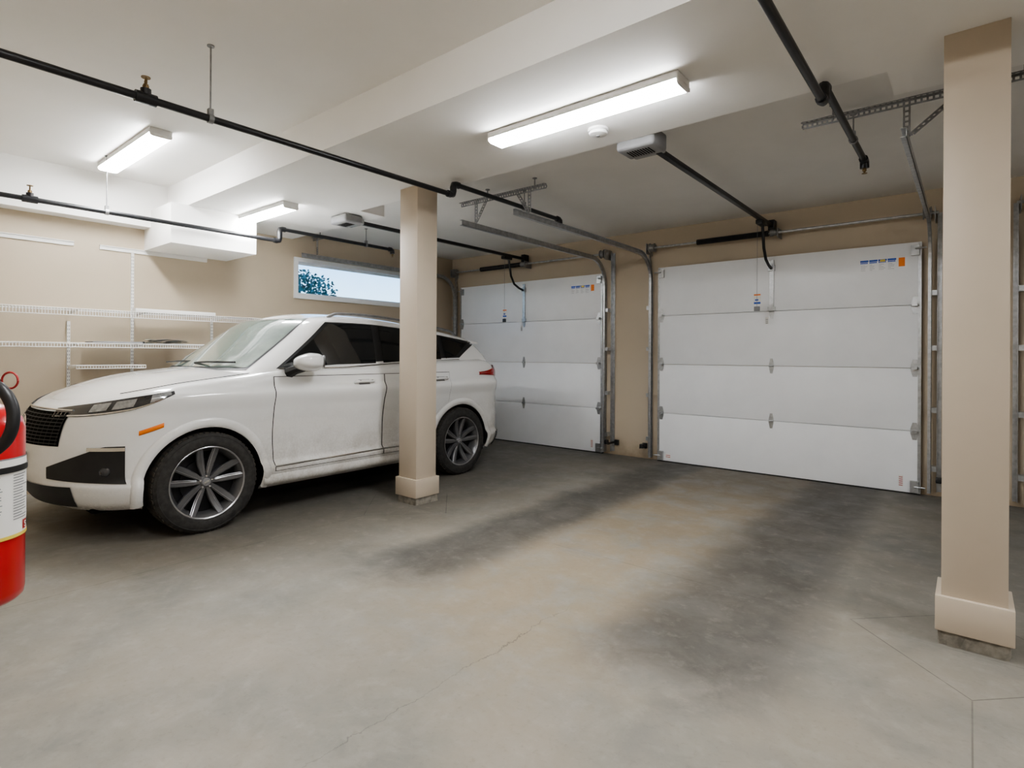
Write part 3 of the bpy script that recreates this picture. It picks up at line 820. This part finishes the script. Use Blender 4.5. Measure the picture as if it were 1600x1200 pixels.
    # lights
    hl0 = curve([0, .3, .65, 1], [.800, .808, .842, .938]); hl1 = curve([0, .3, .65, 1], [.852, .886, .926, .958])
    P0, P1 = .24, .93
    def lamp(u0, u1, q0, q1, off):
        def fn(u, v):
            k = u0+(u1-u0)*u; p = P0+(P1-P0)*k; a, b = hl0(k), hl1(k)
            return SO(sg*p, a+(b-a)*(q0+(q1-q0)*v), off)
        return MB().grid(fn, 24, 8)
    h = lamp(0, 1, 0, 1, .004).build('headlight', K['lampdark'], R, angle=70)
    lamp(.04, .92, .04, .14, .007).build('daytime_strip', K['chrome'], h, angle=70)
    lamp(.34, .48, .30, .84, .007).build('reflector', K['lamp'], h, angle=70)
    lamp(.52, .68, .28, .84, .007).build('reflector', K['lamp'], h, angle=70)
    lamp(.80, .97, .2, .9, .007).build('turn_signal', K['lamp'], h, angle=70)
    # lower corner intake
    def intake(u, v):
        p = .28+.44*u; a = .425-.035*u; k = max(0, .75-u)/.75
        b = .625-.13*k
        return SO(sg*p, a+(b-a)*v, .006)
    i_ = MB().grid(intake, 18, 10).build('corner_intake', K['black'], R, angle=70)
    MB().grid(lambda u, v: SO(sg*(.53+.19*u), .60+.022*v-.005*u, .012), 10, 2).build('chrome_blade', K['chrome'], i_)
    c_ = SO(sg*.62, .47, .006); c2 = SO(sg*.62, .47, .02); ax = c2-c_
    MB().lathe([(0, .006), (.02, .005), (.026, .001), (.029, .004), (.031, 0)], c_, ax, 18).build('fog_lamp', K['lampdark'], i_)
    # side marker
    MB().grid(lambda u, v: side(.43+.125*u, .685+.03*v+.045*u, .004+.006*sin(pi*v), sg), 8, 4).build('side_marker', K['orange'], R, angle=70)
    # tail lamp and bumper rear cover
    MB().grid(lambda u, v: SO(sg*(1.975+.70*u), .975+.02*u+(.03+.085*min(1, u*2.2))*v-.03*min(1, u*2.2)+.02, .006+.012*sin(pi*v)), 22, 6).build('tail_lamp', K['tail'], R, angle=70)
    MB().grid(lambda u, v: SO(sg*(2.2+.8*u), .23+.15*v, .006), 20, 6).build('rear_bumper_cover', K['black'], R, angle=70)
    # mirror
    c0 = Vector((1.47, .955, 1.14))
    def mir(u, v):
        a = 2*pi*u; b = -pi/2+pi*v
        e = lambda x, q: math.copysign(abs(x)**q, x)
        x = e(cos(b), .55)*e(cos(a), .7); y = e(cos(b), .55)*e(sin(a), .7); z = e(sin(b), .65)
        tp = 1-.42*max(0, -x)
        s = c0.x+.115*x-.03*y; t = c0.y+.118*y*(1-.2*max(0, -x)); zz = c0.z+.070*z*tp*(1-.22*max(0, y))+.012*y
        return car(s, sg*t, zz)
    mm = MB().grid(mir, 32, 18).build('mirror', K['paint'], R, angle=70, merge=.0005)
    MB().grid(lambda u, v: car(c0.x+.117-.03*(u-.5)*2, sg*(c0.y-.085+.17*u), c0.z-.05+.1*v), 6, 6).build('mirror_glass', K['chrome'], mm)
    MB().tube([side(1.40, 1.06, -.02, sg), car(1.43, sg*.86, 1.085), car(1.46, sg*.93, 1.10)], [.045, .035, .03], 8).build('mirror_foot', K['black'], mm)
# front face
g = MB().grid(lambda u, v: SO(-.36+.72*u, .625+.205*v, .004), 40, 10).build('grille', K['matte'], R, angle=70)
gb = MB()
for k in range(9):
    z = .638+k*.021
    gb.grid(lambda u, v: SO(-.35+.70*u, z+.006*v, .008), 40, 1)
for k in range(-8, 9):
    gb.grid(lambda u, v: SO(k*.042+.003*u+.012*v, .63+.19*v, .007), 1, 8)
gb.build('grille_mesh', K['black'], g)
MB().tube([SO(-.37+.74*k/40, .842, .006) for k in range(41)], .006, 6).build('chrome_bar', K['chrome'], g)
em = SO(0.0, .76, .012)
MB().lathe([(.036, 0), (.04, .004), (.036, .008), (.034, .002)], em, (0,-1,0), 24).build('emblem_ring', K['chrome'], g)
for k in (-1, 0, 1):
    e0 = em+Vector((k*.018, -.004, k*.008))
    MB().prism([e0+Vector((-.009, 0, .014)), e0+Vector((.009, 0, .014)), e0+Vector((.008, 0, -.004)), e0+Vector((0, 0, -.016)), e0+Vector((-.008, 0, -.004))], (0, -.004, 0)).build('emblem_shield', K['chrome'], g, smooth=False)
MB().grid(lambda u, v: SO(-.42+.84*u, .25+.13*v, .005), 40, 6).build('lower_grille', K['black'], R, angle=70)
MB().box(CX-.12, CX+.12, CY-.012, CY+.012, .48, .57).build('plate_mount', K['black'], R, bevel=.006)
# hood seams, wipers, underbody, spoiler
for sg in (1, -1):
    pts = []
    for k in range(26):
        s = .24+.96*k/25; zt = zs_(s); p = psolve(s, .6); P = S(p, zt, .055); f = .06; cr = CRW*(max(P.y, 0)/.78)**1.4
        pts.append(car(P.x, sg*P.y*(1-f), P.z+cr*(1-(1-f)**2.2)+.0005))
    MB().tube(pts, .003, 6).build('hood_seam', K['matte'], R)
for a, b in ((-.52, .05), (.05, .58)):
    MB().tube([car(1.03, a, 1.128), car(1.02, (a+b)/2, 1.138), car(1.10, b, 1.138)], .008, 6).build('wiper', K['black'], R)
MB().box(CX-.56, CX+.56, CY+.24, CY+3.8, .19, .34).build('underbody', K['matte'], R, bevel=.02)
MB().box(CX-.74, CX+.74, CY+1.3, CY+2.75, .225, .30).build('floor_pan', K['matte'], R, bevel=.02)
def sp(u, v, lo):
    e = 1-abs(2*u-1)**3; y = (-.53+1.06*u)
    s = 3.48+.30*v+.05*v*e
    return car(s, y, 1.375-.035*v+.035*(1-(2*u-1)**2)-lo*(.045-.03*v))
MB().grid(lambda u, v: sp(u, v, 0), 24, 8).grid(lambda u, v: sp(u, v, 1), 24, 8).grid(lambda u, v: sp(u, 1, v), 24, 2).grid(lambda u, v: sp(0, u, v), 8, 2).grid(lambda u, v: sp(1, u, v), 8, 2).build('spoiler', K['paint'], R, angle=60, merge=.0005)

# wheels
def make_wheel():
    o = MB()   # rim with spokes, local coords, axle along +X (outer face)
    o.lathe([(.222, -.10), (.212, -.06), (.205, .04), (.222, .075), (.236, .090)], (0,0,0), (1,0,0), 48)
    o.lathe([(0, .062), (.032, .062), (.044, .052), (.047, .03), (0, .03)], (0,0,0), (1,0,0), 24)
    ed = MB(); ed.lathe([(.237, .090), (.240, .095), (.243, .099), (.239, .101), (.232, .096)], (0,0,0), (1,0,0), 48)
    def spoke(a0, a1, edge):
        n = 7; vs = []; fs = []; ev = []
        for k in range(n+1):
            f = k/n; rr = .032+.201*f; a = a0+(a1-a0)*f
            wd = .0125+.006*sin(pi*f)+.0085*f; x = .052+.030*f-.014*sin(pi*f)
            dr = Vector((0, cos(a), sin(a))); dt = Vector((0, -sin(a), cos(a)))
            c = dr*rr
            for q, dx in ((-wd, -.003), (-wd*.75, .004), (wd*.75, .004), (wd, -.003), (wd*.8, -.035), (-wd*.8, -.035)):
                vs.append(c+dt*q+Vector((x+dx, 0, 0)))
            ev.append((c+dt*(edge*wd*.40)+Vector((x+.0045, 0, 0)), c+dt*(edge*wd*.98)+Vector((x-.002, 0, 0))))
        for k in range(n):
            for q in range(6): fs.append((k*6+q, k*6+(q+1) % 6, (k+1)*6+(q+1) % 6, (k+1)*6+q))
        o.add(vs, fs)
        lst = [p for pr_ in ev for p in pr_]
        ed.add([p+Vector((.0012, 0, 0)) for p in lst], [(2*k, 2*k+1, 2*k+3, 2*k+2) for k in range(1, n)])
    for k in range(5):
        b = 2*pi*k/5+.3
        spoke(b-.30, b-.23, 1); spoke(b+.30, b+.23, -1)
    w_ = o.build('wheel', K['rim'], R, loc=(0,0,0), angle=40)
    ed.build('machined_edge', K['rimedge'], w_, loc=(0,0,0))
    MB().lathe([(.232, -.095), (.25, -.104), (.285, -.11), (.312, -.104), (.328, -.088), (.335, -.06), (.335, .06), (.328, .088), (.312, .104), (.308, .102), (.285, .110), (.262, .109), (.25, .104), (.238, .097)], (0,0,0), (1,0,0), 64).build('tire', K['rubber'], w_, loc=(0,0,0), angle=25)
    tr = MB()
    for k in range(60):
        a = 2*pi*k/60
        for x0, x1 in ((-.08, -.035), (-.03, .03), (.035, .08)):
            c = Vector((0, cos(a), sin(a)))*.3325; t = Vector((0, -sin(a), cos(a)))
            tr.bar(c+Vector((x0, 0, 0))-t*.004, c+Vector((x1, 0, 0))+t*.004, .022, .006, c)
    tr.build('tread', K['tread'], w_, loc=(0,0,0))
    MB().lathe([(0, .0), (.21, .0), (.21, -.02), (0, -.02)], (0,0,0), (1,0,0), 32).build('wheel_back', K['rimdark'], w_, loc=(0,0,0))
    MB().lathe([(.05, .014), (.15, .014), (.15, .002)], (0,0,0), (1,0,0), 32).build('brake_disc', K['rimdark'], w_, loc=(0,0,0))
    MB().lathe([(0, .070), (.024, .069), (.028, .064), (.028, .058)], (0,0,0), (1,0,0), 20).build('hub_cap', K['greyplastic'], w_, loc=(0,0,0))
    e = MB()
    for k in (-1, 0, 1):
        c = Vector((.0705, k*.010, k*.004))
        e.prism([c+Vector((0, -.005, .008)), c+Vector((0, .005, .008)), c+Vector((0, .005, -.002)), c+Vector((0, 0, -.009)), c+Vector((0, -.005, -.002))], (.002, 0, 0))
    e.build('cap_emblem', K['chrome'], w_, loc=(0,0,0), smooth=False)
    for k in range(5):
        a = 2*pi*k/5+.3
        MB().lathe([(0, .064), (.007, .064), (.009, .05)], (0, cos(a)*.040, sin(a)*.040), (1,0,0), 6).build('lug_nut', K['chrome'], w_, loc=(0,0,0))
    return w_
wh = make_wheel()
base = worigin(R)
first = True
for sy in WH:
    for sg in (1, -1):
        o = wh if first else copy_tree(wh, None, R); first = False
        o.location = Vector((CX+sg*.728, CY+sy, WR))-base
        o.rotation_euler = (0, 0, 0 if sg > 0 else pi)

# ------------------------------------------------------------------ fire extinguisher
ex, ey = -1.558, .182
r = root('fire_extinguisher', (ex, ey, .69), 'red fire extinguisher with white printed label at the left edge', 'fire extinguisher')
E = .085
MB().lathe([(0, .690), (.06, .690), (E-.01, .694), (E-.002, .702), (E, .715), (E, 1.045), (E-.005, 1.065), (E-.02, 1.082), (.045, 1.094), (.028, 1.098), (.028, 1.108)], (ex, ey, 0), seg=48).build('tank', K['red'], r, angle=40)
def wrap(a0, a1, z0, z1, off):
    return MB().grid(lambda u, v: (ex+(E+off)*cos(radians(a0+(a1-a0)*u)), ey+(E+off)*sin(radians(a0+(a1-a0)*u)), z0+(z1-z0)*v), 28, 2)
lb = wrap(-60, 104, .826, .985, .0012).build('label', K['paper'], r)
wrap(-60, 104, .826, .833, .0018).build('yellow_band', K['yellow'], lb)
wrap(99, 104, .833, .985, .0018).build('yellow_band', K['yellow'], lb)
wrap(-60, 104, .985, .988, .0013).build('label_border', K['grey'], lb)
tx = MB()
for c0_ in (-50, -5, 40, 74):
    for k in range(19):
        z = .862+k*.0056
        if abs(z-.962) < .006: continue
        a1_ = c0_+random.uniform(16, 22 if c0_ == 74 else 31)
        tx.grid(lambda u, v: (ex+(E+.002)*cos(radians(c0_+(a1_-c0_)*u)), ey+(E+.002)*sin(radians(c0_+(a1_-c0_)*u)), z+.0018*v), 8, 1)
tx.build('print_lines', K['grey'], lb)
for c0_, kk in ((58, 'redplastic'), (72, 'black')):
    wrap(c0_, c0_+11, .837, .856, .002).build('mark', K[kk], lb)
# the small S mark
fc = bpy.data.curves.new('mark_letter', 'FONT'); fc.body = 'S'; fc.size = .018; fc.extrude = .0004; fc.align_x = 'CENTER'
fo = bpy.data.objects.new('mark_letter', fc); COL.objects.link(fo)
dg = bpy.context.evaluated_depsgraph_get(); dg.update()
me = bpy.data.meshes.new_from_object(fo.evaluated_get(dg)); me.name = 'mark_letter'
bpy.data.objects.remove(fo)
so = bpy.data.objects.new('mark_letter', me); COL.objects.link(so); me.materials.clear(); me.materials.append(K['paper'])
a = radians(63.5); so.parent = lb
so.location = Vector((ex+(E+.003)*cos(a), ey+(E+.003)*sin(a), .840))-worigin(lb); so.rotation_euler = (pi/2, 0, a+pi/2)
MB().cyl((ex, ey, 1.10), (ex, ey, 1.145), .022).cyl((ex, ey, 1.12), (ex+.045, ey-.005, 1.12), .013).build('valve', K['chrome'], r)
MB().prism([(ex-.03, ey-.01, 1.145), (ex+.02, ey-.01, 1.150), (ex+.13, ey-.01, 1.185), (ex+.13, ey-.01, 1.193), (ex-.03, ey-.01, 1.165)], (0, .02, 0)).build('lever', K['black'], r, bevel=.002)
MB().prism([(ex-.02, ey-.009, 1.142), (ex+.03, ey-.009, 1.138), (ex+.12, ey-.009, 1.125), (ex+.12, ey-.009, 1.132), (ex+.02, ey-.009, 1.148)], (0, .018, 0)).build('carry_handle', K['black'], r, bevel=.002)
tow = Vector((.99, -.11, 0)); rt = Vector((.7738, .6334, 0)); c = Vector((ex, ey, 0))
hp = [c+tow*.035+Vector((0,0,1.12)), c+tow*.06+rt*.04+Vector((0,0,1.137)), c+tow*.075+rt*.064+Vector((0,0,1.125)), c+tow*.08+rt*.080+Vector((0,0,1.095)), c+tow*.085+rt*.080+Vector((0,0,1.06)), c+tow*.09+rt*.066+Vector((0,0,1.03)), c+tow*.10+rt*.035+Vector((0,0,1.005)), c+tow*.10-rt*.02+Vector((0,0,.96)), c+tow*.085-rt*.06+Vector((0,0,.88)), c+tow*.07-rt*.075+Vector((0,0,.80))]
fine = []
for i in range(len(hp)-1):
    p0, p1, p2, p3 = hp[max(i-1, 0)], hp[i], hp[i+1], hp[min(i+2, len(hp)-1)]
    for k in range(6):
        t = k/6; fine.append(.5*((2*p1)+(-p0+p2)*t+(2*p0-5*p1+4*p2-p3)*t*t+(-p0+3*p1-3*p2+p3)*t**3))
fine.append(hp[-1])
MB().tube(fine, .0105, 12).build('hose', K['black'], r)
pr = c+tow*.03+rt*.078+Vector((0, 0, 1.145))
MB().tube([pr+rt*(.016*cos(k*pi/10))+Vector((0,0,.016*sin(k*pi/10))) for k in range(21)], .002, 6).build('pin_ring', K['redplastic'], r)
MB().cyl(c+Vector((0,0,1.15)), pr-rt*.016, .0025, 6).build('safety_pin', K['chrome'], r)
gq = c+rt*.024+tow*.0+Vector((0,0,1.125))
MB().lathe([(0, .012), (.014, .012), (.016, .008), (.016, 0)], gq, rt, 18).build('gauge', K['paper'], r)
MB().lathe([(E, -.006), (E+.0035, -.006), (E+.0035, .006), (E, .006)], (ex, ey, .965), seg=48).build('strap', K['black'], r)
b = root('wall_bracket', (ex, YN, .68), 'black wall bracket holding the fire extinguisher', 'bracket')
MB().box(ex-.03, ex+.03, YN, YN+.035, .68, 1.06).build('back_plate', K['black'], b, bevel=.003)
MB().box(ex-.03, ex+.03, YN+.03, ey+.03, .678, .6895).build('foot_ledge', K['black'], b, bevel=.002)

# ------------------------------------------------------------------ world and camera
wd = bpy.data.worlds.new('dusk_sky'); SC.world = wd; wd.use_nodes = True
nt = wd.node_tree; n = NT(nt); bg = nt.nodes['Background']
tc = n.new('ShaderNodeTexCoord'); z = n.xyz(tc.outputs['Generated'])[2]
cl = n.noise(tc.outputs['Generated'], 6, 4)
colr = n.mix(n.ss(n.M('ADD', z, n.M('MULTIPLY', n.M('SUBTRACT', cl, .5), .10)), .06, .22), (.52, .78, 1.0), (.22, .50, .92))
nt.links.new(colr, bg.inputs[0]); bg.inputs[1].default_value = 1.9

cam = bpy.data.cameras.new('camera'); co = bpy.data.objects.new('camera', cam); COL.objects.link(co)
F = 875.0
cam.sensor_width = 36; cam.lens = F/1600*36; cam.shift_y = -45/1600; cam.clip_start = .02
co.matrix_world = Matrix.Translation((0, 0, 1.2)) @ Matrix.Rotation(radians(39.3), 4, 'Z') @ Matrix.Rotation(pi/2, 4, 'X') @ Matrix.Rotation(radians(.3), 4, 'Z')
SC.camera = co
SC.view_settings.view_transform = 'AgX'
SC.view_settings.look = 'AgX - Medium High Contrast'
SC.view_settings.exposure = 0.76
